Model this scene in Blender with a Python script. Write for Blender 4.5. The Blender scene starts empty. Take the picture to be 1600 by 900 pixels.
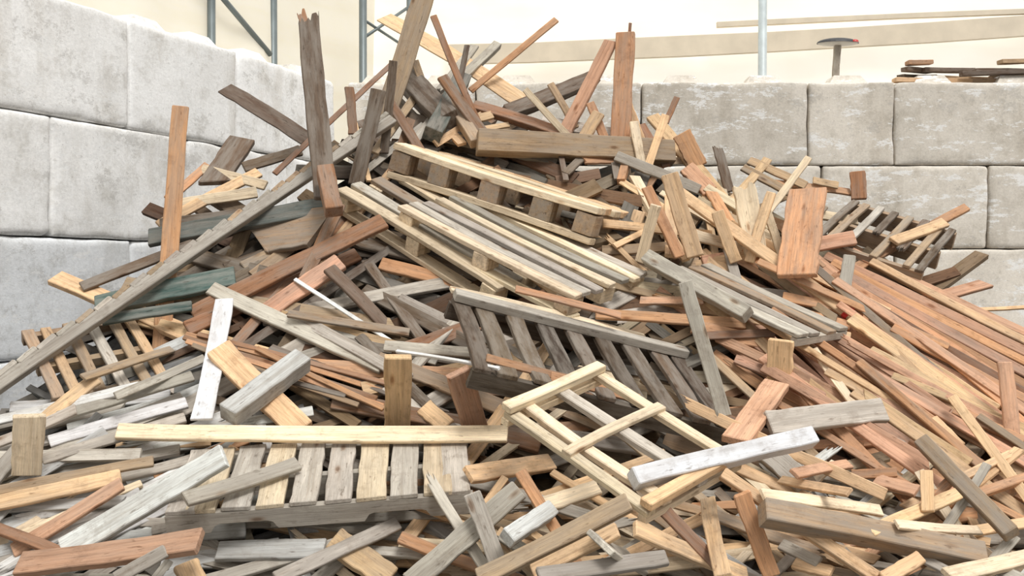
import bpy, bmesh, math, random
import numpy as np
from mathutils import Vector, Matrix, noise as mnoise
R=random.Random(7)
sc=bpy.context.scene; COL=sc.collection
F=1800.0; CH=1.28; TH=math.atan(20/F)
CAM=Vector((0,0,CH)); ct,st=math.cos(TH),math.sin(TH)
def ray(x,y):
    u=(x-800)/F; v=(450-y)/F
    return Vector((u, ct+v*st, -st+v*ct))
def P(x,y,D): return CAM+ray(x,y)*D
def proj(p):
    d=p-CAM; D=d.y*ct-d.z*st; v=d.y*st+d.z*ct
    return 800+F*d.x/D, 450-F*v/D, D
def surf(x,y):
    k=min(1,max(0,(x-900)/600)); a=.8-.2*k; t=(y-430)/F
    return (CH+a*4.75)/max(.3,a+t)
def lin(c): return [((v/255)/12.92 if v/255<=.04045 else ((v/255+.055)/1.055)**2.4) for v in c]
# ---------------------------------------------------------------- materials
def nodes(name):
    m=bpy.data.materials.new(name); m.use_nodes=True; nt=m.node_tree; return m,nt,nt.nodes['Principled BSDF']
def N(nt,t,**k):
    n=nt.nodes.new(t)
    for a,b in k.items(): setattr(n,a,b)
    return n
def ramp(nt,src,stops):
    r=N(nt,'ShaderNodeValToRGB'); e=r.color_ramp.elements
    while len(e)<len(stops): e.new(.5)
    for i,(p,c) in enumerate(stops):
        e[i].position=p; e[i].color=(c,c,c,1) if not isinstance(c,tuple) else c+(1,)
    nt.links.new(src,r.inputs[0]); return r.outputs[0]
def mix(nt,mode,f,a,b):
    n=N(nt,'ShaderNodeMix',data_type='RGBA',blend_type=mode)
    for s,v in ((n.inputs[0],f),(n.inputs[6],a),(n.inputs[7],b)):
        if hasattr(v,'links'): nt.links.new(v,s)
        elif isinstance(v,tuple): s.default_value=v+(1,)
        else: s.default_value=v
    return n.outputs[2]
def noise(nt,vec,scale,detail=4,rough=.55,sc3=None):
    if sc3:
        mp=N(nt,'ShaderNodeMapping'); mp.inputs[3].default_value=sc3; nt.links.new(vec,mp.inputs[0]); vec=mp.outputs[0]
    n=N(nt,'ShaderNodeTexNoise'); n.inputs['Scale'].default_value=scale; n.inputs['Detail'].default_value=detail; n.inputs['Roughness'].default_value=rough
    nt.links.new(vec,n.inputs[0]); return n.outputs[0]
def wood_mat(name,paint=False):
    m,nt,b=nodes(name)
    gc=N(nt,'ShaderNodeAttribute',attribute_name='gc').outputs['Vector']
    ca=N(nt,'ShaderNodeAttribute',attribute_name='col'); col=ca.outputs['Color']; al=ca.outputs['Alpha']
    grain=noise(nt,gc,1,5,.6,(1.8,52,52)); fine=noise(nt,gc,1,5,.75,(8,190,190)); blot=noise(nt,gc,1,4,.6,(2.5,9,9))
    wt=noise(nt,gc,1,5,.65,(3.5,22,22)); sp=noise(nt,gc,1,3,.6,(14,60,60)); dirt=noise(nt,gc,9,6,.75)
    c=mix(nt,'MULTIPLY',.7 if not paint else .2,col,ramp(nt,grain,[(.32,(.66,.6,.54)),(.5,(1.,.99,.98)),(.68,(1.14,1.12,1.1))]))
    c=mix(nt,'MULTIPLY',.6 if not paint else .25,c,ramp(nt,fine,[(.34,.6),(.55,1.08)]))
    c=mix(nt,'MULTIPLY',.65,c,ramp(nt,blot,[(.3,(.72,.68,.64)),(.52,(1.04,1.04,1.03))]))
    c=mix(nt,'MULTIPLY',.5,c,ramp(nt,dirt,[(.34,(.55,.5,.46)),(.47,(1.,1.,1.))]))
    w=N(nt,'ShaderNodeMath',operation='MULTIPLY'); nt.links.new(ramp(nt,wt,[(.38,0.),(.6,1.)]),w.inputs[0]); nt.links.new(al,w.inputs[1])
    c=mix(nt,'MIX',w.outputs[0],c,(.28,.25,.215) if not paint else (.45,.41,.36))
    c=mix(nt,'MULTIPLY',.65,c,ramp(nt,sp,[(.28,(.33,.28,.24)),(.38,(1.,1.,1.))]))
    vo=N(nt,'ShaderNodeTexVoronoi'); mp=N(nt,'ShaderNodeMapping'); mp.inputs[3].default_value=(3.2,9,9); nt.links.new(gc,mp.inputs[0]); nt.links.new(mp.outputs[0],vo.inputs[0]); vo.inputs['Scale'].default_value=1
    c=mix(nt,'MULTIPLY',.0 if paint else .8,c,ramp(nt,vo.outputs['Distance'],[(.05,(.38,.25,.17)),(.09,(.8,.7,.62)),(.14,(1.,1.,1.))]))
    nt.links.new(c,b.inputs['Base Color']); b.inputs['Roughness'].default_value=.8 if not paint else .55
    b.inputs['Specular IOR Level'].default_value=.2
    bp=N(nt,'ShaderNodeBump'); bp.inputs['Strength'].default_value=.5; bp.inputs['Distance'].default_value=.003
    nt.links.new(fine,bp.inputs['Height']); nt.links.new(bp.outputs[0],b.inputs['Normal'])
    return m
WOOD=wood_mat('wood_grain'); PAINT=wood_mat('painted_wood',True)
def concrete_mat():
    m,nt,b=nodes('cast_concrete')
    gc=N(nt,'ShaderNodeAttribute',attribute_name='gc').outputs['Vector']; col=N(nt,'ShaderNodeAttribute',attribute_name='col').outputs['Color']
    big=noise(nt,gc,1.3,6,.65); mid=noise(nt,gc,5,7,.75); strk=noise(nt,gc,1,5,.6,(3,3,.7)); fine=noise(nt,gc,50,5,.75); sc_=noise(nt,gc,1,7,.8,(3,3,9)); sc2=noise(nt,gc,1,8,.85,(2.5,2.5,3.5))
    c=mix(nt,'MULTIPLY',.6,col,ramp(nt,big,[(.3,(.74,.72,.69)),(.5,(.97,.96,.95)),(.7,(1.1,1.1,1.1))]))
    c=mix(nt,'MULTIPLY',.6,c,ramp(nt,mid,[(.34,(.66,.64,.6)),(.5,(1.,1.,1.)),(.75,(1.08,1.08,1.08))]))
    c=mix(nt,'MULTIPLY',.4,c,ramp(nt,strk,[(.36,(.62,.58,.52)),(.5,(1.,1.,1.))]))
    c=mix(nt,'MIX',ramp(nt,sc_,[(.55,0.),(.575,.7)]),c,(.9,.9,.89))
    c=mix(nt,'MIX',ramp(nt,sc2,[(.57,0.),(.59,.35)]),c,(.4,.38,.35))
    c=mix(nt,'MULTIPLY',.5,c,ramp(nt,fine,[(.3,.7),(.6,1.06)]))
    vo=N(nt,'ShaderNodeTexVoronoi'); vo.inputs['Scale'].default_value=16; nt.links.new(gc,vo.inputs[0])
    c=mix(nt,'MULTIPLY',.55,c,ramp(nt,vo.outputs['Distance'],[(.04,.4),(.08,1.)]))
    nt.links.new(c,b.inputs['Base Color']); b.inputs['Roughness'].default_value=.9; b.inputs['Specular IOR Level'].default_value=.2
    bp=N(nt,'ShaderNodeBump'); bp.inputs['Strength'].default_value=.45; bp.inputs['Distance'].default_value=.012
    nt.links.new(sc2,bp.inputs['Height']); nt.links.new(bp.outputs[0],b.inputs['Normal']); return m
CONC=concrete_mat()
def simple(name,c,rough=.6,metal=0,nscale=8,amt=.4):
    m,nt,b=nodes(name); tc=N(nt,'ShaderNodeTexCoord').outputs['Object']
    n=noise(nt,tc,nscale,5); c2=mix(nt,'MULTIPLY',amt,tuple(lin(c)),ramp(nt,n,[(.3,.55),(.65,1.15)]))
    nt.links.new(c2,b.inputs['Base Color']); b.inputs['Roughness'].default_value=rough; b.inputs['Metallic'].default_value=metal; return m
STEEL=simple('galvanised_steel',(112,121,122),.45,.3); BLK=simple('dark_plastic',(52,52,55),.5); REDM=simple('red_lens',(190,50,45),.3)
FLOOR=simple('yard_asphalt',(122,118,113),.95,0,30,.6); GAP_SHADE=simple('heap_gap_shade',(20,15,12),1.,0,20,.8)  # near-black mound colour stands in for shade deep in the heap
RAIL=simple('pale_rail',(220,208,188),.7,0,4,.25)
def fabric(name,c,em):
    m,nt,b=nodes(name); tc=N(nt,'ShaderNodeTexCoord').outputs['Object']
    n=noise(nt,tc,.9,5,.6); n2=noise(nt,tc,1,4,.6,(.4,.4,3))
    c1=mix(nt,'MULTIPLY',.5,tuple(lin(c)),ramp(nt,n,[(.3,(.9,.86,.79)),(.6,(1.,1.,1.))])); c1=mix(nt,'MULTIPLY',.5,c1,ramp(nt,n2,[(.35,(.9,.87,.81)),(.55,(1.,1.,1.))]))
    d=N(nt,'ShaderNodeBsdfDiffuse'); t=N(nt,'ShaderNodeBsdfTranslucent'); e=N(nt,'ShaderNodeEmission'); e.inputs[1].default_value=em  # emission added so the cloth glows as if daylight came through
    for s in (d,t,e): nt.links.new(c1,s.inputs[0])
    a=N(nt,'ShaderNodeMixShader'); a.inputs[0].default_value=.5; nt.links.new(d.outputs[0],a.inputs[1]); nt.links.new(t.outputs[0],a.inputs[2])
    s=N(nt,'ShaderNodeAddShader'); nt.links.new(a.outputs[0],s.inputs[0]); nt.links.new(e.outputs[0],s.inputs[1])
    nt.links.new(s.outputs[0],nt.nodes['Material Output'].inputs[0]); return m
FAB=fabric('tent_fabric_glow',(255,251,241),.45); FAB2=fabric('tent_side_glow',(244,238,222),.26)
# ---------------------------------------------------------------- mesh helpers
def mesh(name,vs,fs,mat,col=None,off=None,gcs=None,cols=None,mats=None,midx=None):
    me=bpy.data.meshes.new(name); me.from_pydata([tuple(v) for v in vs],[],fs)
    n=len(vs)
    if col is not None or cols is not None:
        a=me.attributes.new('col','FLOAT_COLOR','POINT')
        arr=np.array(cols if cols is not None else [col]*n,dtype=np.float32).ravel(); a.data.foreach_set('color',arr)
        g=me.attributes.new('gc','FLOAT_VECTOR','POINT')
        if gcs is None: gcs=np.array([tuple(v) for v in vs],dtype=np.float32)+np.array(off,dtype=np.float32)
        g.data.foreach_set('vector',np.array(gcs,dtype=np.float32).ravel())
    for m in (mats or [mat]): me.materials.append(m)
    if midx: me.polygons.foreach_set('material_index',midx)
    bm=bmesh.new(); bm.from_mesh(me); bmesh.ops.recalc_face_normals(bm,faces=bm.faces); bm.to_mesh(me); bm.free()
    return me
def link(name,me,M=None,parent=None):
    o=bpy.data.objects.new(name,me); COL.objects.link(o)
    if parent: o.parent=parent
    if M is not None: o.matrix_local=M
    return o
def tag(o,label=None,cat=None,group=None,kind=None):
    for k,v in (('label',label),('category',cat),('group',group),('kind',kind)):
        if v: o[k]=v
    return o
def plank_geo(L,W,T,e1='c',e2='c',rng=R,simple_=False):
    """plank along X with chamfered long edges, bow, twist and sawn (c), slanted (s), pointed (p) or splintered (j) ends"""
    ch=min(.004,T*.15,W*.1)
    j=('j' in (e1,e2)); k=9 if j else 1
    if simple_: ys=[-W/2,W/2]; zt=[T/2]*2
    else:
        inner=[-W/2+ch+(W-2*ch)*i/k for i in range(k+1)]; ys=[-W/2]+inner+[W/2]; zt=[T/2-ch]+[T/2]*(k+1)+[T/2-ch]
    nx=2 if simple_ else 9
    sts=[i/(nx-1) for i in range(nx)]
    if not simple_: sts=[0,ch/L*1.2]+sts[1:-1]+[1-ch/L*1.2,1]
    bow=rng.uniform(-.013,.013)*L; side=rng.uniform(-.008,.008)*L; tw=rng.uniform(-.1,.1)
    edge=[rng.uniform(-.035,.035)*W for _ in sts]; edge2=[rng.uniform(-.03,.03)*W for _ in sts]
    def off(e):
        if e=='j':
            s=rng.uniform(-1,1); A=min(.2,L*.17); return [A*(.5+s*y/W)*.6+rng.uniform(0,A*.5) for y in ys]
        if e=='s':
            s=rng.choice([-1,1])*rng.uniform(.3,.9); return [W*abs(s)/2+s*y for y in ys]
        if e=='p': return [1.6*abs(y) for y in ys]
        s=rng.uniform(-.05,.05); return [W*abs(s)/2+s*y for y in ys]
    o1,o2=off(e1),off(e2); vs=[]; n=len(ys)
    for ii,s in enumerate(sts):
        x0=-L/2+L*s; f1=max(0,1-s*3.); f2=max(0,1-(1-s)*3.); zc=bow*(4*(s-.5)**2-.33); yc=side*(4*(s-.5)**2-.33); a=tw*(s-.5)
        endc=.0 if simple_ or ii not in (0,len(sts)-1) else ch
        for sg in (1,-1):
            for q,y in enumerate(ys):
                x=x0+o1[q]*f1-o2[q]*f2; z=sg*(zt[q]-endc); yy=y*(1-endc/W*1.5)
                if q<2: yy+=edge[ii]
                if q>n-3: yy+=edge2[ii]
                if e1=='j' and ii==0: z*=rng.uniform(.2,1)
                if e2=='j' and ii==len(sts)-1: z*=rng.uniform(.2,1)
                vs.append((x,yc+yy*math.cos(a)-z*math.sin(a),zc+z*math.cos(a)+yy*math.sin(a)))
    fs=[]; m=2*n
    for i in range(len(sts)-1):
        b=i*m; c=b+m
        for q in range(n-1):
            fs.append((b+q,b+q+1,c+q+1,c+q)); fs.append((b+n+q+1,b+n+q,c+n+q,c+n+q+1))
        fs.append((b,c,c+n,b+n)); fs.append((b+n-1,b+2*n-1,c+2*n-1,c+n-1))
    for b in (0,(len(sts)-1)*m):
        for q in range(n-1): fs.append((b+q,b+n+q,b+n+q+1,b+q+1))
    return vs,fs
CC={'f':((222,188,148),.24,'tan'),'p':((236,217,187),.24,'cream'),'o':((202,154,116),.28,'orange-brown'),'s':((204,160,132),.26,'salmon'),
 'r':((152,112,84),.4,'reddish-brown'),'g':((190,183,172),.5,'weathered grey'),'b':((208,209,208),.35,'pale blue-grey'),'d':((104,88,74),.5,'dark brown'),
 'm':((170,146,119),.5,'dull brown'),'t':((96,101,98),.5,'grey-green'),'e':((66,88,84),.4,'dark teal'),'w':((234,237,240),.22,'white-painted'),'x':((78,66,55),.4,'very dark brown')}
def jit(c,rng=R,w=None):
    b,wt,_=CC[c]; k=rng.uniform(.86,1.08); l=lin([min(255,v*k+rng.uniform(-1.5,1.5)) for v in b]); return (*l,wt*rng.uniform(.5,1.6) if w is None else w)
def roff(rng=R): return [rng.uniform(-60,60) for _ in range(3)]
# ---------------------------------------------------------------- stacking buffer
CS=8; X0,Y0=-400,-160; GW,GH=300,150
S=np.zeros((GH,GW)); ID=-np.ones((GH,GW),int); PM=np.zeros((GH,GW),bool)
def cell(x,y): return int((y-Y0)//CS),int((x-X0)//CS)
def inb(c): return 0<=c[0]<GH and 0<=c[1]<GW
def foot(x1,y1,x2,y2,w):
    L=math.hypot(x2-x1,y2-y1); n=max(3,int(L/6)); px,py=-(y2-y1)/L,(x2-x1)/L
    out=[]
    for i in range(n+1):
        u=i/n; cs=set()
        for k in (-.45,-.2,0,.2,.45):
            c=cell(x1+(x2-x1)*u+px*w*k,y1+(y2-y1)*u+py*w*k)
            if inb(c): cs.add(c)
        out.append((u,cs))
    return out
def depths(sp):
    x1,y1,x2,y2,w=sp['q']; h1,h2=sp['h']; t=sp['T']; s1,s2=surf(x1,y1),surf(x2,y2)
    if sp.get('lean'):
        lo=s1 if y1>y2 else s2
        if y1>y2: s2=s2+(lo-s2)*sp['lean']
        else: s1=s1+(lo-s1)*sp['lean']
    bk=sp.get('back',0)
    sp['D']=(s1-h1-t/2+bk,s2-h2-t/2+bk)
def rest(sp,idx):
    x1,y1,x2,y2,w=sp['q']; ft=sp['ft']=foot(x1,y1,x2,y2,w)
    pts=[(u,max([S[c] for c in cs] or [0])) for u,cs in ft]
    h=[]
    for p in pts:
        while len(h)>=2 and (h[-1][1]-h[-2][1])*(p[0]-h[-2][0])<=(p[1]-h[-2][1])*(h[-1][0]-h[-2][0]): h.pop()
        h.append(p)
    for a,b in zip(h,h[1:]):
        if a[0]<=.5<=b[0]: break
    sl=(b[1]-a[1])/(b[0]-a[0]); hm=a[1]+sl*(.5-a[0]); sl=max(-.4,min(.4,sl))
    hm=min(hm,1.1); t=sp['T']; sp['h']=[hm-.5*sl,hm+.5*sl]; depths(sp); h1,h2=sp['h']
    for u,cs in ft:
        hh=h1+(h2-h1)*u+t*.8-sp.get('back',0)
        for c in cs: S[c]=max(S[c],hh); ID[c]=idx
def compress(f):
    """the heap settles: everything not touching a pallet sinks in proportion"""
    global S
    S=np.where(PM,S,S*f)
    for it in ITEMS:
        if 'A' in it: continue
        if any(PM[c] for u,cs in it['ft'] for c in cs): continue
        it['h']=[v*f for v in it['h']]
def finish(sp):
    depths(sp) if 'h' in sp else None
    x1,y1,x2,y2,w=sp['q']; D1,D2=sp['D']; a=P(x1,y1,D1); b=P(x2,y2,D2)
    ax=(b-a).normalized(); view=(CAM-(a+b)/2).normalized()
    n=view*.85+Vector((0,0,1))*.5; n=(n-ax*n.dot(ax)).normalized()
    n=Matrix.Rotation(sp['roll'],3,ax)@n
    yv=n.cross(ax); vp=(view-ax*view.dot(ax)).normalized(); cph=max(.35,abs(n.dot(vp))); sph=math.sqrt(1-min(1,cph*cph))
    Dm=(D1+D2)/2; W=max(sp['T']*1.15,(w*Dm/F-sp['T']*sph*.8)/cph)
    sp['M']=Matrix(((ax.x,yv.x,n.x,0),(ax.y,yv.y,n.y,0),(ax.z,yv.z,n.z,0),(0,0,0,1))); sp['M'].translation=(a+b)/2
    sp['L']=(b-a).length; sp['W']=W
def spec(x1,y1,x2,y2,w,c,flags='',label=None,auto=False,rng=R):
    if x2<x1: x1,y1,x2,y2=x2,y2,x1,y1
    D=(surf(x1,y1)+surf(x2,y2))/2; wm=w*D/F
    T=wm*.8 if 'B' in flags else max(.014,min(.036,wm*.34))
    if 'T' in flags: T=.014
    T=min(T,wm*.95)
    e=['c','c']
    for q,(a_,b_) in {'j':(0,'j'),'J':(1,'j'),'s':(0,'s'),'S':(1,'s'),'p':(0,'p'),'P':(1,'p')}.items():
        if q in flags: e[a_]=b_
    return dict(q=(x1,y1,x2,y2,w),c=c,T=T,e=e,label=label,auto=auto,roll=rng.uniform(-.22,.22) if 'z' not in flags else rng.uniform(-.6,.5),lean=.85 if 'v' in flags else 0,back=.4 if 'k' in flags else 0,flags=flags)
# ---------------------------------------------------------------- heap outline
SIL=[(-60,640),(40,600),(150,520),(230,420),(270,350),(340,310),(430,300),(520,260),(600,205),(700,190),(800,200),(900,235),(1000,235),(1100,265),(1200,310),(1300,345),(1400,400),(1500,455),(1600,560),(1660,600)]
def sil(x):
    for (a,b),(c,d) in zip(SIL,SIL[1:]):
        if a<=x<=c: return b+(d-b)*(x-a)/(c-a)
    return 640
def flow(x,y,r):
    """typical lie and colour of the loose wood in each zone of the heap"""
    if x>1180 and y>380 and y<720: a=r.gauss(34,6) if r.random()<.88 else r.uniform(-70,80); c=r.choice('oosrsofosffm')
    elif x>980 and y<420: a=r.choice([r.gauss(58,16),r.gauss(-55,20),r.gauss(30,10)]); c=r.choice('fpofpofpgf')
    elif x<430 and y>540: a=r.gauss(-17,10) if r.random()<.8 else r.uniform(-60,40); c=r.choice('bgbgmpgbgg')
    elif y<460 and x<560: a=r.gauss(-32,16) if r.random()<.7 else r.uniform(-80,60); c=r.choice('dmmdmrdfdd')
    elif y>740: a=r.choice([r.gauss(-35,15),r.gauss(6,10),r.gauss(38,16)]); c=r.choice('fpgbogmgfpgf')
    elif x<900: a=r.choice([r.gauss(25,12),r.gauss(-30,15),r.gauss(15,8)]); c=r.choice('mgdogmrfdgd')
    else: a=r.choice([r.gauss(30,12),r.gauss(-25,15),r.gauss(5,10)]); c=r.choice('ofsgpogfm')
    return a,c
def autos(n,seed,lmin,lmax,wmin,wmax,box=None,free=False):
    r=random.Random(seed); out=[]
    while len(out)<n:
        if box: x=r.uniform(box[0],box[2]); y=r.uniform(box[1],box[3])
        else: x=r.uniform(-30,1630); y=r.uniform(200,930)
        if y<sil(x)+(22 if not free else -25): continue
        a,c=flow(x,y,r); L=r.uniform(lmin,lmax)*(1 if y>400 else .75); w=r.uniform(wmin,wmax)
        if free: a=r.uniform(-80,80); c=r.choice('dmrgfdo')
        dx,dy=math.cos(math.radians(a))*L/2,math.sin(math.radians(a))*L/2
        if not free and y-abs(dy)<sil(x)-10 and r.random()<.85: continue
        fl=r.choice(['','z','s','S','j','J','jz','B' if w<16 else 'S'])
        out.append(spec(x-dx,y-dy,x+dx,y+dy,w,c,fl,auto=True,rng=r))
    return out
H1='''
340 130 482 218 24 d pT|dark splintered board jutting out to a point above the left wall
330 292 378 218 40 d s
668 -25 596 200 34 m v|wide brown board leaning at the very peak, cut by top edge
600 24 835 168 24 f T|long tan plank sloping down from the peak towards the right
870 30 735 142 11 o v|thin orange-brown stick rising to upper right above the peak
676 25 752 205 11 r v|thin reddish stick crossing the peak steeply
742 72 682 150 15 g j
778 70 700 142 15 g B
730 70 712 160 9 d v
648 95 700 235 12 m v
955 65 884 205 22 s v|pale pinkish plank leaning left beside the tall upright plank
978 52 968 232 31 o v|tall upright orange-brown plank at the back of the heap
985 36 980 90 5 r v
930 122 790 178 24 d B|dark grey squared beam end pointing right behind the heap
860 130 900 200 12 m v
845 190 960 210 20 g
1058 152 1040 192 10 r v|thin reddish stick poking up behind the right half
820 140 896 222 11 p v|thin cream lath leaning left of the tall upright plank
936 176 905 228 20 f v
922 160 950 230 14 o v
972 150 1002 232 22 f vp|tan pointed offcut leaning just right of tall upright plank
990 190 1003 260 15 p v
1040 180 1012 262 13 f v
740 165 892 214 18 r B|reddish-brown bar lying across just below the peak
690 120 760 215 18 r v
700 195 770 180 14 f
1020 182 1152 340 22 f|tan plank slanting down right above the pointed boards
1065 208 1092 262 30 o v
1120 225 1140 300 16 d jv
1264 246 1200 332 12 p v|thin cream stick leaning right near the wide orange board
1270 282 1310 290 12 f
1340 268 1342 312 24 r v|small square reddish offcut standing behind the back right pallet
1170 250 1260 290 14 f
1160 262 1290 330 14 m
1200 285 1330 300 12 o
1240 330 1340 345 16 p
1130 330 1200 250 15 f j
1290 400 1650 575 17 s B|uppermost of the long salmon planks running down the right edge
1330 395 1650 545 15 s B
1300 412 1650 592 14 o B
1360 410 1650 560 14 f B
1320 432 1650 612 17 s B
1330 450 1640 625 16 o B
1345 470 1640 640 18 r B
1300 430 1560 590 15 o B
1320 500 1640 672 16 s B
1360 500 1640 660 15 r B
1330 520 1640 700 17 o B
1330 545 1640 724 16 s B
1350 565 1620 740 17 m B
1290 470 1560 640 16 f B
1180 470 1330 510 16 o
1500 485 1612 480 7 f
592 140 556 290 24 d v|dark plank standing left of the peak
546 136 552 210 15 r v
615 95 600 240 14 d v
560 190 640 260 20 d
585 240 650 150 14 m
570 260 700 205 18 d
632 118 700 192 38 d B|dark chunky beam end near the peak
722 122 676 212 30 t B|dark grey beam end leaning right near the peak
700 150 745 225 20 m B
640 200 760 240 26 d
610 160 660 240 16 r v
325 258 262 312 14 o
248 352 405 268 18 f
380 262 470 235 18 d
250 350 420 330 18 d
300 400 420 430 26 d
430 270 627 86 9 r|thin reddish stick running up left of the peak
330 455 440 400 18 d
380 420 560 330 22 m
292 515 560 398 24 r
745 222 1052 240 38 m B|heavy brown squared beam lying level below the upright plank
'''
H2='''
908 292 1062 236 30 t B|dark green-grey beam tilted up right behind the top pallets
930 306 1064 240 14 p
1000 280 930 380 20 m
1040 254 1086 402 28 f pv|tan pointed board standing right of the top pallets
1010 292 1062 402 18 o v
1072 262 1110 300 26 s
1000 330 975 400 20 f v
1025 320 1000 410 18 p v
1100 280 1140 350 18 o
1120 330 1150 410 20 f v
1160 280 1182 402 36 p jv|cream splintered board standing left of the wide orange board
1205 300 1170 410 16 f v
1195 320 1225 410 14 p v
1140 350 1230 400 16 f
1262 296 1245 432 60 o v|widest orange-brown board standing upright on the right side
1395 378 1476 348 18 f
1328 400 1316 470 20 g v
1336 372 1098 412 24 s|pinkish plank passing level in front of the wide orange board
940 392 1058 385 16 m
960 440 1170 400 18 f
1060 300 1332 494 21 f|long straight tan plank with red-marked lower end
1330 496 1632 712 24 f|long tan plank continuing below the red-marked plank end
'''
H3='''
300 492 600 345 28 r|long reddish-brown beam sloping up toward the top pallets
315 264 416 290 16 p
262 322 402 300 18 p|cream batten lying level beside the tall plank at left
372 372 522 352 62 m sS|wide dull brown panel under the long notched beam
232 372 512 322 30 t|dark grey-green board lying below the cream battens
148 478 368 432 34 e|dark teal board at left behind the long notched beam
160 500 300 478 18 e|lower narrow dark teal board by the tall left plank
410 492 532 408 30 s|salmon board end left of the dark braces
476 436 532 318 20 r
514 418 606 512 22 d|dark brace leaning left below the pale pallet edge
572 408 660 532 18 d|dark brace beside and right of its twin below the pallets
594 412 712 442 22 o
1000 470 1100 470 14 s
1080 510 1210 540 24 o
1090 525 1210 520 14 r
460 436 624 542 7 w T|thin white strip sloping down behind the grey braces
330 452 600 575 26 g|long weathered beam sloping down right across the middle
590 560 792 640 26 m|dull brown beam end running down behind the front pallet
458 492 640 592 20 g
450 490 640 520 14 m
290 520 600 610 9 o
288 526 590 622 9 r
292 532 600 634 9 o
300 540 560 634 9 m
310 522 610 600 9 r
330 560 540 620 9 d
400 545 600 640 10 o
600 540 792 556 18 g
1148 560 1290 620 16 s
1220 530 1218 600 40 f v|tan board end facing out below the thin grey boards
1270 545 1340 640 14 p
1290 580 1420 650 14 f
1200 700 1370 690 18 o
1340 570 1632 740 18 s|slim salmon plank running to the right edge low down
1360 545 1632 700 16 f
1570 566 1582 680 24 s v|salmon short board standing at the right edge
1490 640 1600 690 18 o
1455 655 1500 700 22 f
1420 690 1632 790 20 o
1530 730 1632 760 18 f
'''
HB='''
282 168 252 552 27 o vk|tall narrow plank standing upright against the left block wall
BEAM
480 12 508 312 34 d jv|tall dark post with a splintered top left of the peak
468 12 494 92 14 r jvT
507 264 522 332 26 r vB
620 548 780 575 6 w T|thin white strip lying nearly level in the middle
760 560 905 596 14 o
860 588 1000 624 16 o
930 490 1166 506 18 o|orange-brown plank lying level right of the dark pallet
'''
H4='''
60 662 152 590 22 f|tan batten leaning up right below the small left pallet
-20 760 60 668 26 g
90 652 302 588 18 g
76 690 292 628 20 b|pale blue-grey plank among those fanned at lower left
66 718 290 652 18 g
60 745 310 690 20 b
-20 700 120 640 18 g
130 590 270 545 14 m
180 620 320 560 14 g
46 648 42 742 46 p v|cream short board standing at the left edge
352 468 316 656 30 w T|white painted board standing tilted beside the wide tan board
340 545 472 674 42 f|wide tan board slanting down right above the front pallet
474 562 356 650 36 b B|blocky blue-grey beam tilted up right of the white board
622 556 622 668 42 f v|tan board end standing upright behind the front pallet
662 636 700 668 30 f
716 580 752 702 40 s v|pinkish wide board standing behind the long cream plank
-20 790 190 745 26 f
-20 770 240 720 18 m
240 745 388 685 20 o
180 700 330 690 18 f
'''
H5='''
1440 690 1582 836 24 m B|dull brown squared bar sloping steeply down at right
184 676 794 680 27 p|long cream plank lying level across the top of the front pallet
730 742 860 722 30 f
835 795 935 762 28 p
1150 690 1214 600 42 s|salmon board leaning up right beside the open pallet frame
1200 662 1382 640 40 g|wide grey board jutting right above the small offcuts
1190 700 1260 760 36 g B
1010 402 1168 492 24 g B|grey beam end resting on the thin grey boards
OPEN
1272 682 990 748 27 w B|white painted beam lying across the open pallet frame
1070 440 1132 652 23 g v|weathered grey lath standing across the dark pallet's right end
1128 740 1402 925 18 f B|long thin tan bar running down to the bottom edge
'''
H6='''
20 862 192 756 24 s|salmon plank sloping up right at lower left
98 862 352 712 40 b|broad pale whitish board sloping up right at lower left
288 782 466 726 26 g|weathered plank tilted over the front pallet's left end
-20 820 92 862 20 r|reddish plank entering from the lower left edge
30 884 314 846 40 s|broad pale orange board lying near the lower left corner
340 862 508 858 34 b
520 842 610 905 44 f
622 818 430 905 24 g|weathered grey plank sloping up right at bottom below front pallet
180 905 260 860 22 g
290 880 310 925 40 f v
812 765 640 912 36 g|broad grey plank sloping steeply at bottom centre
738 770 782 892 28 g
862 795 792 842 26 b B
985 785 748 905 32 m|brown weathered plank sloping up right at bottom centre
966 828 832 895 26 f
936 848 992 880 26 g
840 900 1042 872 28 g
990 826 1166 900 28 f|tan plank sloping down right at bottom centre right
1036 796 1126 888 22 r
1104 780 1128 900 26 f
1158 770 1206 900 28 o
1190 800 1534 868 36 m B|heavy brown-grey beam lying level at the front right
1190 772 1376 798 20 p
1496 772 1358 832 22 f
1368 750 1434 768 22 s
1220 750 1328 770 16 f
1240 740 1326 725 18 s
1330 742 1402 738 16 o
1448 735 1450 800 20 f v
1400 820 1530 830 16 p
1240 880 1300 895 22 f
1220 850 1280 880 20 g
1480 900 1620 868 28 p|pale cream board at the lower right corner
1440 870 1380 905 24 f
'''
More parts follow.
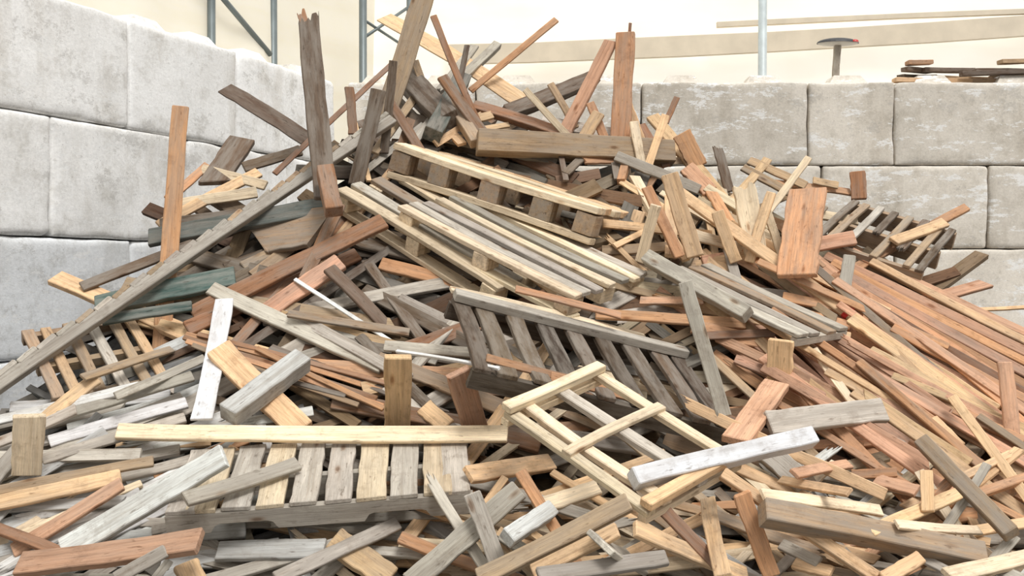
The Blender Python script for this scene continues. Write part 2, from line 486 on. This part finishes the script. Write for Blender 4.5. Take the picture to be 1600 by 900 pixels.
# ---------------------------------------------------------------- pallets
def solve(A,B,C,Lu,Lv,wd=.5):
    dA=surf(*A); a=ray(*A)*dA; rc=ray(*C); best=None
    for i in range(240):
        dB=surf(*B)*(.7+.6*i/239); b=ray(*B)*dB; e=(b-a); den=e.dot(rc)
        if abs(den)<1e-5: continue
        dC=e.dot(a)/den
        if not 3<dC<11: continue
        c=ray(*C)*dC; cost=(e.length-Lu)**2+((c-a).length-Lv)**2+wd*((dB-surf(*B))**2+(dC-surf(*C))**2)
        if best is None or cost<best[0]: best=(cost,a,b,c)
    return best[1:]
def do_pallet(p,idx):
    if 'away' in p:
        dA=surf(*p['A']); a=ray(*p['A'])*dA; c=ray(*p['C'])*surf(*p['C']); e=(c-a).normalized()
        w=Vector(p['away']); w=(w-e*w.dot(e)).normalized()*p['Lu']; b=a+w
    else: a,b,c=solve(p['A'],p['B'],p['C'],p['Lu'],p['Lv'],p.get('wd',.5))
    U=b-a; V=c-a; pts=[]; iu=1 if 'away' in p else 13
    for i in range(iu):
        for j in range(13):
            q=a+U*(i/12)+V*(j/12); x,y,D=proj(CAM+q); cl=cell(x,y)
            pts.append((surf(x,y)-(S[cl] if inb(cl) else 0)-p['H']*.6)/D)
    ks=sorted(pts); k=max(ks[int(len(ks)*p.get('pc',.25))],.72)
    k=min(k,1.0)*p.get('near',1)
    p['a'],p['U'],p['V']=a*k,U*k,V*k
    HT={}
    for i in range(71):
        for j in range(71):
            q=(a+U*(i/70)+V*(j/70))*k; x,y,D=proj(CAM+q); cl=cell(x,y)
            if inb(cl): HT[cl]=max(HT.get(cl,-9),surf(x,y)-D)
    # anything earlier that would poke through the deck is pressed down
    for it in ITEMS[:-1]:
        if 'A' in it: continue
        ex=0
        for u,cs in it['ft']:
            hh=it['h'][0]+(it['h'][1]-it['h'][0])*u+it['T']
            for c_ in cs:
                if c_ in HT: ex=max(ex,hh-(HT[c_]-p['H']*.7-p.get('clear',0)))
        if ex>0: it['h']=[v-min(ex,.7) for v in it['h']]
    for cl,v in HT.items(): S[cl]=min(1.3,v+.01) if 'away' not in p else max(S[cl],v); ID[cl]=idx; PM[cl]=True
def part_plank(name,parent,L,W,T,loc,rz,c,rng,e=('c','c')):
    vs,fs=plank_geo(L,W,T,e[0],e[1],rng); me=mesh(name,vs,fs,WOOD,jit(c,rng),roff(rng))
    return link(name,me,Matrix.Translation(loc)@Matrix.Rotation(rz,4,'Z'),parent)
def stringer_geo(L,T,H,notch=True):
    pr=[(-L/2,H/2),(-L/2,-H/2)]
    if notch:
        for c in (-.25,.25):
            x=c*L; n=.11*L; h=H*.42
            pr+=[(x-n,-H/2),(x-n*.85,-H/2+h*.8),(x-n*.7,-H/2+h),(x+n*.7,-H/2+h),(x+n*.85,-H/2+h*.8),(x+n,-H/2)]
    pr+=[(L/2,-H/2),(L/2,H/2)]
    n=len(pr); vs=[(x,-T/2,z) for x,z in pr]+[(x,T/2,z) for x,z in pr]
    fs=[tuple(range(n)),tuple(range(2*n-1,n-1,-1))]+[(i,(i+1)%n,n+(i+1)%n,n+i) for i in range(n)]
    return vs,fs
def build_pallet(p):
    rng=random.Random(p['name'])
    u=p['U'].normalized(); v=p['V']-u*p['V'].dot(u); v.normalize(); n=u.cross(v)
    org=CAM+p['a']; view=-(p['a']+p['U']*.5+p['V']*.5)
    sg=1 if n.dot(view)>0 else -1
    Lu,Lv=p['U'].length,p['V'].length
    root=bpy.data.objects.new('wooden_pallet',None); COL.objects.link(root); root.empty_display_size=.1
    M=Matrix(((u.x,v.x,n.x,0),(u.y,v.y,n.y,0),(u.z,v.z,n.z,0),(0,0,0,1))); M.translation=org; root.matrix_world=M
    tag(root,p['label'],'pallet','wooden pallets in the heap')
    bt=p.get('bt',.022); H=p['H']; pos=p['boards']; c=p['c']; W=p.get('W') or p['bw']*Lu/(len(pos)-1+p['bw'])
    zb=-sg*bt/2
    for i,q in enumerate(pos):
        miss=p.get('short',{}).get(i,1); uu=min(max(Lu*q,W/2),Lu-W/2)
        part_plank('deck_board',root,Lv*miss,W*rng.uniform(.92,1.06),bt,(uu,Lv*miss/2,zb),math.pi/2+rng.uniform(-.012,.012),c[i%len(c)],rng,('c','j' if miss<1 else 'c'))
    zs=-sg*(bt+(H-2*bt)/2) if p.get('bottom') else -sg*(bt+(H-bt)/2)
    hs=(H-2*bt) if p.get('bottom') else H-bt
    for i,q in enumerate(p['str']):
        m_=.065 if p.get('blocks') else .02
        y=min(max(q*Lv,m_),Lv-m_)
        if p.get('blocks'):
            for bx in (0.06,.5,.94):
                part_plank('spacer_block',root,.12,.125 if 'away' in p else .1,hs,(min(max(Lu*bx,.06),Lu-.06),y,zs),0,p['cs'],rng)
        else:
            vs,fs=stringer_geo(Lu*1.01,.038,hs,p.get('notch',True))
            if sg<0: vs=[(a_,b_,-c_) for a_,b_,c_ in vs]
            me=mesh('stringer',vs,fs,WOOD,jit(p['cs'],rng),roff(rng)); link('stringer',me,Matrix.Translation((Lu/2,y,zs)),root)
    if p.get('bottom'):
        for q in p['bottom']:
            part_plank('bottom_board',root,Lv,.09,bt,(min(max(Lu*q,.045),Lu-.045),Lv/2,-sg*(H-bt/2)),math.pi/2,p.get('cb',p['cs']),rng)
    for (u0,u1,v0,w_,th,cc) in p.get('over',()):
        part_plank('edge_board',root,Lu*(u1-u0),w_,th,(Lu*(u0+u1)/2,Lv*v0,sg*th/2),rng.uniform(-.01,.01),cc,rng)
    return root
def lins(n): return [i/(n-1) for i in range(n)]
PAL={
'front':dict(A=(300,702),B=(728,672),C=(258,800),Lu=1.25,Lv=.75,H=.11,boards=lins(10),bw=.95,str=[0,.5,1],c='gpgpggpgpg',cs='g',pc=.1,label='pale slatted pallet lying flat at the front left, notched side facing out'),
'open':dict(A=(785,642),B=(935,576),C=(1012,800),Lu=.65,Lv=.9,H=.06,boards=[0,.2,.56,1],W=.055,str=[0,1],c='ppgp',cs='p',notch=False,wd=2,pc=.1,near=.96,bt=.03,clear=.1,over=[(0,1,.02,.055,.036,'p'),(0,1,.46,.05,.022,'p'),(0,1,.975,.055,.036,'f')],label='open broken pallet frame with wide gaps, tilted at front centre'),
'dark':dict(A=(706,462),B=(1066,552),C=(744,572),Lu=1.2,Lv=.36,H=.11,boards=lins(9),bw=.62,str=[0,1],c='xddxdxdd',cs='x',notch=False,wd=6,bt=.026,near=.985,clear=.12,over=[(0,1,.06,.07,.045,'g'),(.0,.85,-.1,.06,.02,'p')],label='dark weathered slatted pallet hanging on edge in the middle'),
'low':dict(A=(645,262),B=(525,292),C=(893,405),Lu=.8,Lv=1.1,H=.15,boards=lins(5),bw=.62,str=[0,.5,1],c='mpmgp',cs='p',blocks=True,bottom=[0,1],wd=.6,bt=.03,label='lower left pallet of the top stack with a pale edge board'),
'mid':dict(A=(747,300),B=(622,322),C=(1013,428),Lu=.8,Lv=1.1,H=.14,boards=lins(7),bw=.7,str=[0,.5,1],c='gpgpggp',cs='p',blocks=True,bottom=[0,1],wd=.6,bt=.028,label='slatted grey and cream pallet, uppermost face of the top stack'),
'top':dict(A=(616,224),C=(936,328),Lu=.75,away=(-.1,1,.2),H=.2,boards=lins(5),bw=.85,str=[0,.25,.5,.75,1],c='pfpfp',cs='m',cb='p',near=.955,bt=.04,blocks=True,bottom=[0,.5,1],label='cream block pallet tipped on edge, highest in the top stack'),
'left':dict(A=(34,516),B=(206,488),C=(84,622),Lu=.7,Lv=.6,H=.07,boards=lins(6),bw=.55,str=[0,.5,1],c='mfmgmf',cs='m',notch=False,label='small slatted pallet leaning against the left block wall'),
'right':dict(A=(1332,310),B=(1496,358),C=(1268,368),Lu=1.0,Lv=.7,H=.13,boards=lins(8),bw=.55,str=[0,.5,1],c='dmgdmdmd',cs='m',notch=False,short={3:.6,5:.8},label='dull brown slatted pallet on the back right shoulder of the heap'),
'grey':dict(A=(1110,412),B=(1030,418),C=(1326,512),Lu=.5,Lv=1.1,H=.06,boards=lins(4),bw=.75,str=[0,.5,1],c='gmgg',cs='g',notch=False,label='thin grey broken pallet boards pointing down right, centre right'),
}
for k,v in PAL.items(): v['name']=k
# ---------------------------------------------------------------- run the stacking
ITEMS=[]
def run(sp):
    ITEMS.append(sp); rest(sp,len(ITEMS)-1)
def runp(k):
    p=PAL[k]; ITEMS.append(p); do_pallet(p,len(ITEMS)-1)
def runtext(t):
    for ln in t.strip().splitlines():
        if ln.strip()=='OPEN': runp('open'); continue
        if ln.strip()=='BEAM':
            sp=spec(-30,620,612,186,18,'g','B','very long notched grey beam sloping up from the left edge'); sp['roll']=0; sp['beam']=True; run(sp); continue
        a,_,lab=ln.partition('|'); f=a.split(); run(spec(*[float(v) for v in f[:5]],f[5],f[6] if len(f)>6 else '',lab.strip() or None))
for sp in autos(150,3,180,480,13,30): run(sp)
compress(.35)
for sp in autos(16,71,80,170,8,16,(560,150,800,240),True): run(sp)
for sp in autos(8,72,70,130,8,14,(860,200,1060,260),True): run(sp)
runtext(H1)
compress(.6)
for k in ('right','left','low'): runp(k)
for sp in autos(30,11,90,240,9,20,(980,260,1320,480)): run(sp)
runtext(H2); runp('mid'); runp('top')
for sp in autos(20,17,160,360,11,22,(560,470,1250,640)): run(sp)
for sp in autos(20,41,260,480,11,17,(1250,470,1620,680)): run(sp)
compress(.6)
runtext(H3); runp('dark'); runtext(HB); runp('grey')
for sp in autos(50,19,170,420,11,20,(1180,640,1630,920)): run(sp)
for sp in autos(28,23,180,400,12,20,(-20,620,330,840)): run(sp)
for sp in autos(38,29,180,440,13,24,(330,740,1250,930)): run(sp)
compress(.7)
runtext(H4); runp('front'); runtext(H5)
for sp in autos(14,31,140,300,12,20,(700,840,1620,930)): run(sp)
runtext(H6)
for it in ITEMS:
    if 'A' not in it: finish(it)
cnt={}
for c in range(GW):
    for r in range(GH):
        x,y=X0+c*CS,Y0+r*CS
        if 0<=x<1600 and 0<=y<900: cnt[ID[r,c]]=cnt.get(ID[r,c],0)+1
# ---------------------------------------------------------------- labels
LM=[(60,700,'at the left wall foot'),(190,560,'by the small left pallet'),(330,360,'below the tall left plank'),(120,860,'in the front left corner'),
(470,740,'by the front slatted pallet'),(500,870,'before the front slatted pallet'),(430,560,'beside the white board'),(640,610,'behind the front slatted pallet'),
(600,450,'left of the dark pallet'),(900,600,'below the dark pallet'),(1050,480,'right of the dark pallet'),(750,380,'beside the top pallet stack'),(660,150,'at the heap peak'),
(900,200,'near the tall upright plank'),(1090,320,'right of the top pallets'),(1250,350,'near the wide orange board'),(1420,380,'near the back right pallet'),
(1480,520,'among the long salmon planks'),(1220,500,'near the thin grey pallet'),(980,740,'by the open pallet frame'),(820,860,'at bottom centre'),(1110,850,'below the open pallet frame'),
(1330,730,'above the heavy front beam'),(1350,890,'before the heavy front beam'),(1560,820,'in the front right corner'),(1300,610,'under the wide grey board'),(1560,680,'at the right edge'),(500,330,'left of the top pallets')]
ORD=['leftmost','second from left','third from left','fourth from left','fifth from left','sixth from left','seventh from left','eighth from left','ninth from left','tenth from left','eleventh from left','twelfth from left','thirteenth from left','fourteenth from left','fifteenth from left']
stuff=[]; keep=[]
for i,it in enumerate(ITEMS):
    if 'A' in it: continue
    vis=cnt.get(i,0)
    if (it['auto'] and vis<7) or (not it['label'] and vis<2): stuff.append(it); continue
    keep.append(it)
def noun(sp):
    w=sp['q'][4]; L=math.hypot(sp['q'][2]-sp['q'][0],sp['q'][3]-sp['q'][1])
    if sp.get('beam'): return 'timber','notched_timber','beam'
    if w<=12: return 'batten','wooden_batten','batten'
    if 'B' in sp['flags']: return ('timber','squared_timber','beam') if w>=22 else ('bar','wooden_bar','bar')
    if L<95: return 'offcut','wood_offcut','offcut'
    if w>=32: return 'board','wooden_board','board'
    return 'plank','wooden_plank','plank'
grp={}
for sp in keep:
    sp['noun']=noun(sp)
    if sp['label']: continue
    x1,y1,x2,y2,w=sp['q']; mx,my=(min(1600,max(0,x1))+min(1600,max(0,x2)))/2,(y1+y2)/2; a=math.degrees(math.atan2(y2-y1,x2-x1)); L=math.hypot(x2-x1,y2-y1)
    lm=min(LM,key=lambda l:(l[0]-mx)**2+(l[1]-my)**2)[2]
    tilt='lying level' if abs(a)<12 else ('upright' if abs(a)>65 else ('sloping down right' if a>0 else 'sloping up right'))
    sz='short' if L<150 else ('long' if L>270 else 'medium')
    key=f"{CC[sp['c']][2]} {sz} {sp['noun'][0]} {tilt} {lm}"; grp.setdefault(key,[]).append((mx,sp))
for k,v in grp.items():
    v.sort(key=lambda t:t[0])
    for i,(_,sp) in enumerate(v): sp['label']=k if len(v)==1 else f"{k}, {ORD[min(i,14)]}"
# ---------------------------------------------------------------- build planks
for sp in keep:
    r=random.Random(sum(sp['q'])+sp['q'][0]); vs,fs=plank_geo(sp['L'],sp['W'],sp['T'],sp['e'][0],sp['e'][1],r)
    nm=sp['noun'][1]; me=mesh(nm,vs,fs,PAINT if sp['c'] in 'we' else WOOD,jit(sp['c'],r),roff(r))
    o=link(nm,me,sp['M']); tag(o,sp['label'],sp['noun'][2],'loose wood in the heap')
    if sp.get('beam'):
        n=26
        for i in range(n):
            l=sp['L']/n*.97; vs,fs=plank_geo(l,sp['T']*1.05,.03,rng=r); me=mesh('cleat',vs,fs,WOOD,jit(r.choice('gmg'),r),roff(r))
            link('cleat',me,Matrix.Translation((-sp['L']/2+sp['L']*(i+.5)/n,-0.0+sp['W']/2+.006,.0))@Matrix.Rotation(math.pi/2,4,'X')@Matrix.Rotation(.12,4,'Y'),o)
    elif sp['label'] and 'red-marked' in sp['label'] and 'straight' in sp['label']:
        vs,fs=plank_geo(.035,sp['W']*1.02,sp['T']*1.04,rng=r); link('red_paint_mark',mesh('red_paint_mark',vs,fs,REDM),Matrix.Translation((sp['L']/2-.03,0,0)),o)
for k in PAL: build_pallet(PAL[k])
V=[];Fc=[];CO=[];GC=[];MI=[]
r=random.Random(99)
def addgeo(M,vs,fs,c,mi=0):
    b=len(V); of=roff(r)
    for v in vs: V.append(tuple(M@Vector(v))); CO.append(c); GC.append((v[0]+of[0],v[1]+of[1],v[2]+of[2]))
    for f in fs: Fc.append(tuple(b+q for q in f)); MI.append(mi)
for sp in stuff:
    vs,fs=plank_geo(sp['L'],sp['W'],sp['T'],rng=r,simple_=True); addgeo(sp['M'],vs,fs,jit(sp['c'],r))
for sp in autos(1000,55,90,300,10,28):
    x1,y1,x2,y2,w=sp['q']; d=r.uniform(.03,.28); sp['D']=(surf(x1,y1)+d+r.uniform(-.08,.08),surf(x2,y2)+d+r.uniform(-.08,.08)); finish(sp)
    vs,fs=plank_geo(sp['L'],sp['W'],sp['T'],rng=r,simple_=True); c=jit(sp['c'],r); c=tuple(v*.3 for v in c[:3])+(c[3]*.3,); addgeo(sp['M'],vs,fs,c)  # filler colour darkened to paint shade between the planks
nx,ny=46,30  # dark sheet added behind the wood as painted gap shade
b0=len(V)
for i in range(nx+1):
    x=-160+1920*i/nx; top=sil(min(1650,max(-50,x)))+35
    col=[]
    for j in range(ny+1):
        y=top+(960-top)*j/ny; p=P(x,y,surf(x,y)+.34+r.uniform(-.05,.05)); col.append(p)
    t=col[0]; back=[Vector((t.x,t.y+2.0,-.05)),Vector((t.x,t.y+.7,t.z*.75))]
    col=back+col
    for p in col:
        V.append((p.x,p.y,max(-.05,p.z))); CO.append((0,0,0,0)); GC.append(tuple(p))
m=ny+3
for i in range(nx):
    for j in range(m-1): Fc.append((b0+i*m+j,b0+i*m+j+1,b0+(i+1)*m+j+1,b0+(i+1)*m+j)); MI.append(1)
me=mesh('wood_debris',V,Fc,None,cols=CO,gcs=GC,mats=[WOOD,GAP_SHADE],midx=MI)
tag(link('wood_debris',me),'jumbled broken wood with painted-in gap shade inside the heap','wood debris',kind='stuff')
# ---------------------------------------------------------------- concrete blocks
ROWN=['bottom','third','second','top']
def block(a,b,z,depth,tint,label,row,knobs=True):
    """a,b: front face ends on the ground; body extends away from the yard by depth"""
    d=(b-a); L=d.length; d.normalize(); nrm=Vector((-d.y,d.x,0)); hh=.752
    bm=bmesh.new(); bmesh.ops.create_cube(bm,size=2); bmesh.ops.subdivide_edges(bm,edges=list(bm.edges),cuts=17,use_grid_fill=True)
    hx,hy,hz=(L-.012)/2,depth/2,hh/2; of=Vector(roff()); rad=.03
    vs=[]
    for v in bm.verts:
        t=[]
        for q,h in zip(v.co,(hx,hy,hz)):
            t.append((1-(1-abs(q))**1.9)*(1 if q>=0 else -1)*h)
        p=Vector(t); rr=rad*(1+1.3*mnoise.noise(p*5+of)+.7*mnoise.noise(p*14+of)); rr=max(.008,rr); inn=Vector([max(-h+rr,min(h-rr,q)) for q,h in zip(p,(hx,hy,hz))]); e=p-inn
        if e.length>1e-6: p=inn+e.normalized()*min(rr,max(abs(q) for q in e))
        p+=p.normalized()*(.007*mnoise.noise(p*3+of)+.004*mnoise.noise(p*13+of)); vs.append(tuple(p))
    fs=[tuple(v.index for v in f.verts) for f in bm.faces]; bm.free()
    root=bpy.data.objects.new('concrete_block',None); COL.objects.link(root); root.empty_display_size=.1
    M=Matrix(((d.x,nrm.x,0,0),(d.y,nrm.y,0,0),(0,0,1,0),(0,0,0,1))); M.translation=(a+b)/2+nrm*depth/2+Vector((0,0,z+.38)); root.matrix_world=M
    tag(root,label,'concrete block','interlocking concrete blocks of the two walls')
    k=R.uniform(.93,1.05); c=(*[v*k for v in lin(tint)],1); me=mesh('block_body',vs,fs,CONC,c,roff())
    for q in me.polygons: q.use_smooth=True
    link('block_body',me,None,root)
    if knobs:
        for kx in ([-L/4,L/4] if L>1 else [0]):
            a1,a2=.18,.12; vs=[(s*a1,t*a1,0) for s,t in ((-1,-1),(1,-1),(1,1),(-1,1))]+[(s*a2,t*a2,.09) for s,t in ((-1,-1),(1,-1),(1,1),(-1,1))]
            fs=[(0,1,2,3),(4,5,6,7),(0,1,5,4),(1,2,6,5),(2,3,7,6),(3,0,4,7)]
            link('locking_knob',mesh('locking_knob',vs,fs,CONC,c,roff()),Matrix.Translation((kx,-.12 if row==3 else 0,.37)),root)
def LW(s): return Vector((-3.04+.368*s,6.84+.93*s,0))
nth=['nearest','second','third','fourth','fifth','sixth']
for row in range(4):
    st0=1.15 if row in (3,1) else .42; js=sorted([st0+1.35*k for k in range(-2,3) if -2.5<st0+1.35*k<3.6])+[3.9]
    if row==3: js=[-1.85,-.35,1.15,2.4,3.9]
    for i,(s,e) in enumerate(zip(js,js[1:])):
        block(LW(s),LW(e),.76*row,.74,(248,248,247) if row>1 else (242,245,248),f"{nth[i]} pale block from the camera in the {ROWN[row]} row of the left wall",row,row==3 and i>1)
bj={3:[-1.5,-.33,1.18,2.695,3.48,5.0,6.5],2:[-1.5,-.2,1.3,2.82,4.34,5.85],1:[-1.5,-1.0,.5,2.0,3.5,5.0,6.5],0:[-1.5,-.2,1.3,2.82,4.34,5.85]}
for row,js in bj.items():
    for i,(s,e) in enumerate(zip(js,js[1:])):
        ex='half-length ' if abs(e-s)<.9 and s>0 else ''
        block(Vector((s,10.5,0)),Vector((e,10.5,0)),.76*row,.74,(222,215,204),f"{ex}beige-grey block, {'first' if i==0 else nth[i]} from the corner in the {ROWN[row]} row of the back wall",row,row==3)
# ---------------------------------------------------------------- things on the back wall
def free_plank(a,b,W,T,c,label,group,n=Vector((0,0,1)),name='wooden_plank',cat='plank'):
    ax=(b-a).normalized(); n=(n-ax*n.dot(ax)).normalized(); yv=n.cross(ax)
    M=Matrix(((ax.x,yv.x,n.x,0),(ax.y,yv.y,n.y,0),(ax.z,yv.z,n.z,0),(0,0,0,1))); M.translation=(a+b)/2
    vs,fs=plank_geo((b-a).length,W,T,rng=R); o=link(name,mesh(name,vs,fs,WOOD,jit(c),roff()),M); tag(o,label,cat,group); return o
tops=[(1395,1600,0),(1420,1560,0),(1480,1640,0),(1405,1470,1),(1450,1590,1),(1500,1620,1),(1412,1462,2),(1440,1530,2),(1520,1600,2),(1545,1640,1),(1560,1610,3),(1415,1455,3)]
onum=['lowest long','second','third','fourth','fifth','sixth','seventh','eighth','ninth','tenth','last','topmost short']
for i,(xa,xb,l) in enumerate(tops):
    y=10.62+.05*(i%5); za=3.045+.03+.055*l
    free_plank(Vector(((xa-800)/F*y,y,za)),Vector(((xb-800)/F*y,y+R.uniform(-.05,.25),za+R.uniform(-.01,.03))),.09,.04,R.choice('mdmfod') if i not in(11,) else 'o',
      f"{onum[i]} plank of the small wood stack on top of the back wall",'planks on top of the back wall')
def tube(p1,p2,r_,mat,name,parent=None,seg=12):
    d=p2-p1; L=d.length; z=d.normalized(); x=z.orthogonal().normalized(); y=z.cross(x); vs=[]
    for h in (0,L):
        for i in range(seg):
            a=2*math.pi*i/seg; vs.append(p1+z*h+x*(r_*math.cos(a))+y*(r_*math.sin(a)))
    fs=[(i,(i+1)%seg,seg+(i+1)%seg,seg+i) for i in range(seg)]+[tuple(range(seg)),tuple(range(2*seg-1,seg-1,-1))]
    c=(p1+p2)/2; me=mesh(name,[v-c for v in vs],fs,mat)
    for q in me.polygons: q.use_smooth=len(q.vertices)==4
    return link(name,me,Matrix.Translation(c),parent)
lp=bpy.data.objects.new('work_lamp',None); COL.objects.link(lp); lb=P(1305,122,10.9); lp.location=lb; tag(lp,'small dark dome lamp on a short post above the half-length block','lamp')
tp=P(1309,68,10.9)-lb
vs,fs=plank_geo((tp).length+.1,.06,.05); z=tp.normalized(); x=Vector((0,-1,0)); y=x.cross(z)
Mx=Matrix(((z.x,y.x,x.x,0),(z.y,y.y,x.y,0),(z.z,y.z,x.z,0),(0,0,0,1))); Mx.translation=tp/2
link('post',mesh('post',vs,fs,WOOD,jit('g'),roff()),Mx,lp)
def dome(name,rx,rz,mat,loc,parent,seg=24,rg=6):
    vs=[(0,0,rz)];fs=[]
    for j in range(1,rg+1):
        a=math.pi/2*j/rg
        for i in range(seg): vs.append((rx*math.sin(a)*math.cos(2*math.pi*i/seg),rx*.6*math.sin(a)*math.sin(2*math.pi*i/seg),rz*math.cos(a)))
    fs=[(0,1+i,1+(i+1)%seg) for i in range(seg)]
    for j in range(rg-1):
        for i in range(seg): fs.append((1+j*seg+i,1+j*seg+(i+1)%seg,1+(j+1)*seg+(i+1)%seg,1+(j+1)*seg+i))
    fs.append(tuple(1+(rg-1)*seg+i for i in range(seg)))
    return link(name,mesh(name,vs,fs,mat),Matrix.Translation(loc),parent)
dome('lamp_shade',.2,.05,BLK,tp+Vector((0,0,0)),lp); dome('lamp_rim',.19,-.02,simple('pale_rim',(190,186,178)),tp,lp); dome('red_lens',.035,.025,REDM,tp+Vector((.14,-.08,0)),lp)
# ---------------------------------------------------------------- tent: fabric, poles
def sheet(name,a,b,h,mat,amp,nf):
    nx,nz=90,26; d=(b-a); n=Vector((d.y,-d.x,0)).normalized(); vs=[]
    for i in range(nx+1):
        for j in range(nz+1):
            s=i/nx; t=j/nz; w=amp*(math.sin(s*nf+math.sin(t*3)*.7)+.5*math.sin(s*nf*2.3+t*5)); vs.append(a+d*s+Vector((0,0,h*t))+n*w)
    fs=[(i*(nz+1)+j,i*(nz+1)+j+1,(i+1)*(nz+1)+j+1,(i+1)*(nz+1)+j) for i in range(nx) for j in range(nz)]
    me=mesh(name,vs,fs,mat)
    for q in me.polygons: q.use_smooth=True
    return tag(link(name,me),kind='structure')
cor=Vector((-1.55,12.9,0)); dl=Vector((.368,.93,0))
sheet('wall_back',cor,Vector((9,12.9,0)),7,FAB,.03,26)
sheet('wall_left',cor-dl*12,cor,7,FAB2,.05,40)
def pole(x1,y1,x2,y2,D1,D2,r_,label,mat=STEEL,nm='steel_pole'):
    p1,p2=P(x1,y1,D1),P(x2,y2,D2)
    if abs(x1-x2)<3: p2=Vector((p2.x,p2.y,0))
    o=tube(p1,p2,r_,mat,nm); tag(o,label,'pole','steel frame of the tent'); return o
def Dl(x,off):
    u=(x-800)/F
    return (-3.04-off/.93-.395*6.84)/(u-.395)
pole(330,-60,330,92,Dl(330,.8),Dl(330,.8),.036,'steel pole behind the left wall, leftmost of the pair with a brace')
pole(426,-60,427,120,Dl(426,.8),Dl(427,.8),.042,'thicker steel pole behind the left wall, right of the diagonal brace')
pole(300,-60,422,85,Dl(300,.76),Dl(422,.76),.026,'thin diagonal steel brace between the two left poles')
pole(567,-60,567,190,11.6,11.6,.04,'steel pole near the tent corner left of the peak')
pole(640,-60,640,150,12.4,12.4,.034,'slim pole just right of the tent corner')
pole(567,60,640,10,11.6,12.4,.017,'short thin brace rising right from the corner pole')
pole(567,30,640,78,11.6,12.4,.015,'short thin brace falling right from the corner pole')
pole(1192,-60,1190,150,11.9,11.9,.045,'pale upright pole behind the back wall, right of centre',simple('white_steel',(185,194,195),.5,.1))
for (x1,y1,x2,y2,hh,nm) in ((700,90,1700,38,.22,'lower wider'),(1120,38,1700,14,.06,'upper narrow')):
    a,b=P(x1,y1,12.7),P(x2,y2,12.7); ax=(b-a).normalized(); vs,fs=plank_geo((b-a).length,hh,.06); nn=Vector((0,-1,0)); yv=nn.cross(ax)
    M=Matrix(((ax.x,yv.x,nn.x,0),(ax.y,yv.y,nn.y,0),(ax.z,yv.z,nn.z,0),(0,0,0,1))); M.translation=(a+b)/2
    tag(link('tent_rail',mesh('tent_rail',vs,fs,RAIL),M),f'{nm} pale horizontal rail in front of the tent fabric','rail')
me=mesh('floor',[(-12,-3,0),(14,-3,0),(14,14,0),(-12,14,0)],[(0,1,2,3)],FLOOR); tag(link('floor',me),kind='structure')
# ---------------------------------------------------------------- light and camera
w=bpy.data.worlds.new('sky'); sc.world=w; w.use_nodes=True; nt=w.node_tree; bg=nt.nodes['Background']
tc=N(nt,'ShaderNodeTexCoord'); sp=N(nt,'ShaderNodeSeparateXYZ'); nt.links.new(tc.outputs['Generated'],sp.inputs[0])
c=ramp(nt,sp.outputs[2],[(0.,(.45,.44,.42)),(.35,(.82,.81,.79)),(1.,(1.65,1.64,1.61))]); nt.links.new(c,bg.inputs[0]); bg.inputs[1].default_value=.84
l=bpy.data.lights.new('soft_daylight','SUN'); l.energy=2.5; l.angle=math.radians(20); l.color=(1,.985,.955); lo=bpy.data.objects.new('soft_daylight',l); COL.objects.link(lo)
lo.rotation_euler=Vector((.3,-.6,1.)).to_track_quat('Z','Y').to_euler()
cam=bpy.data.cameras.new('camera'); cam.sensor_width=36; cam.lens=36*F/1600; co=bpy.data.objects.new('camera',cam); COL.objects.link(co)
co.location=CAM; co.rotation_euler=(math.pi/2-TH,0,0); sc.camera=co
sc.view_settings.view_transform='Standard'
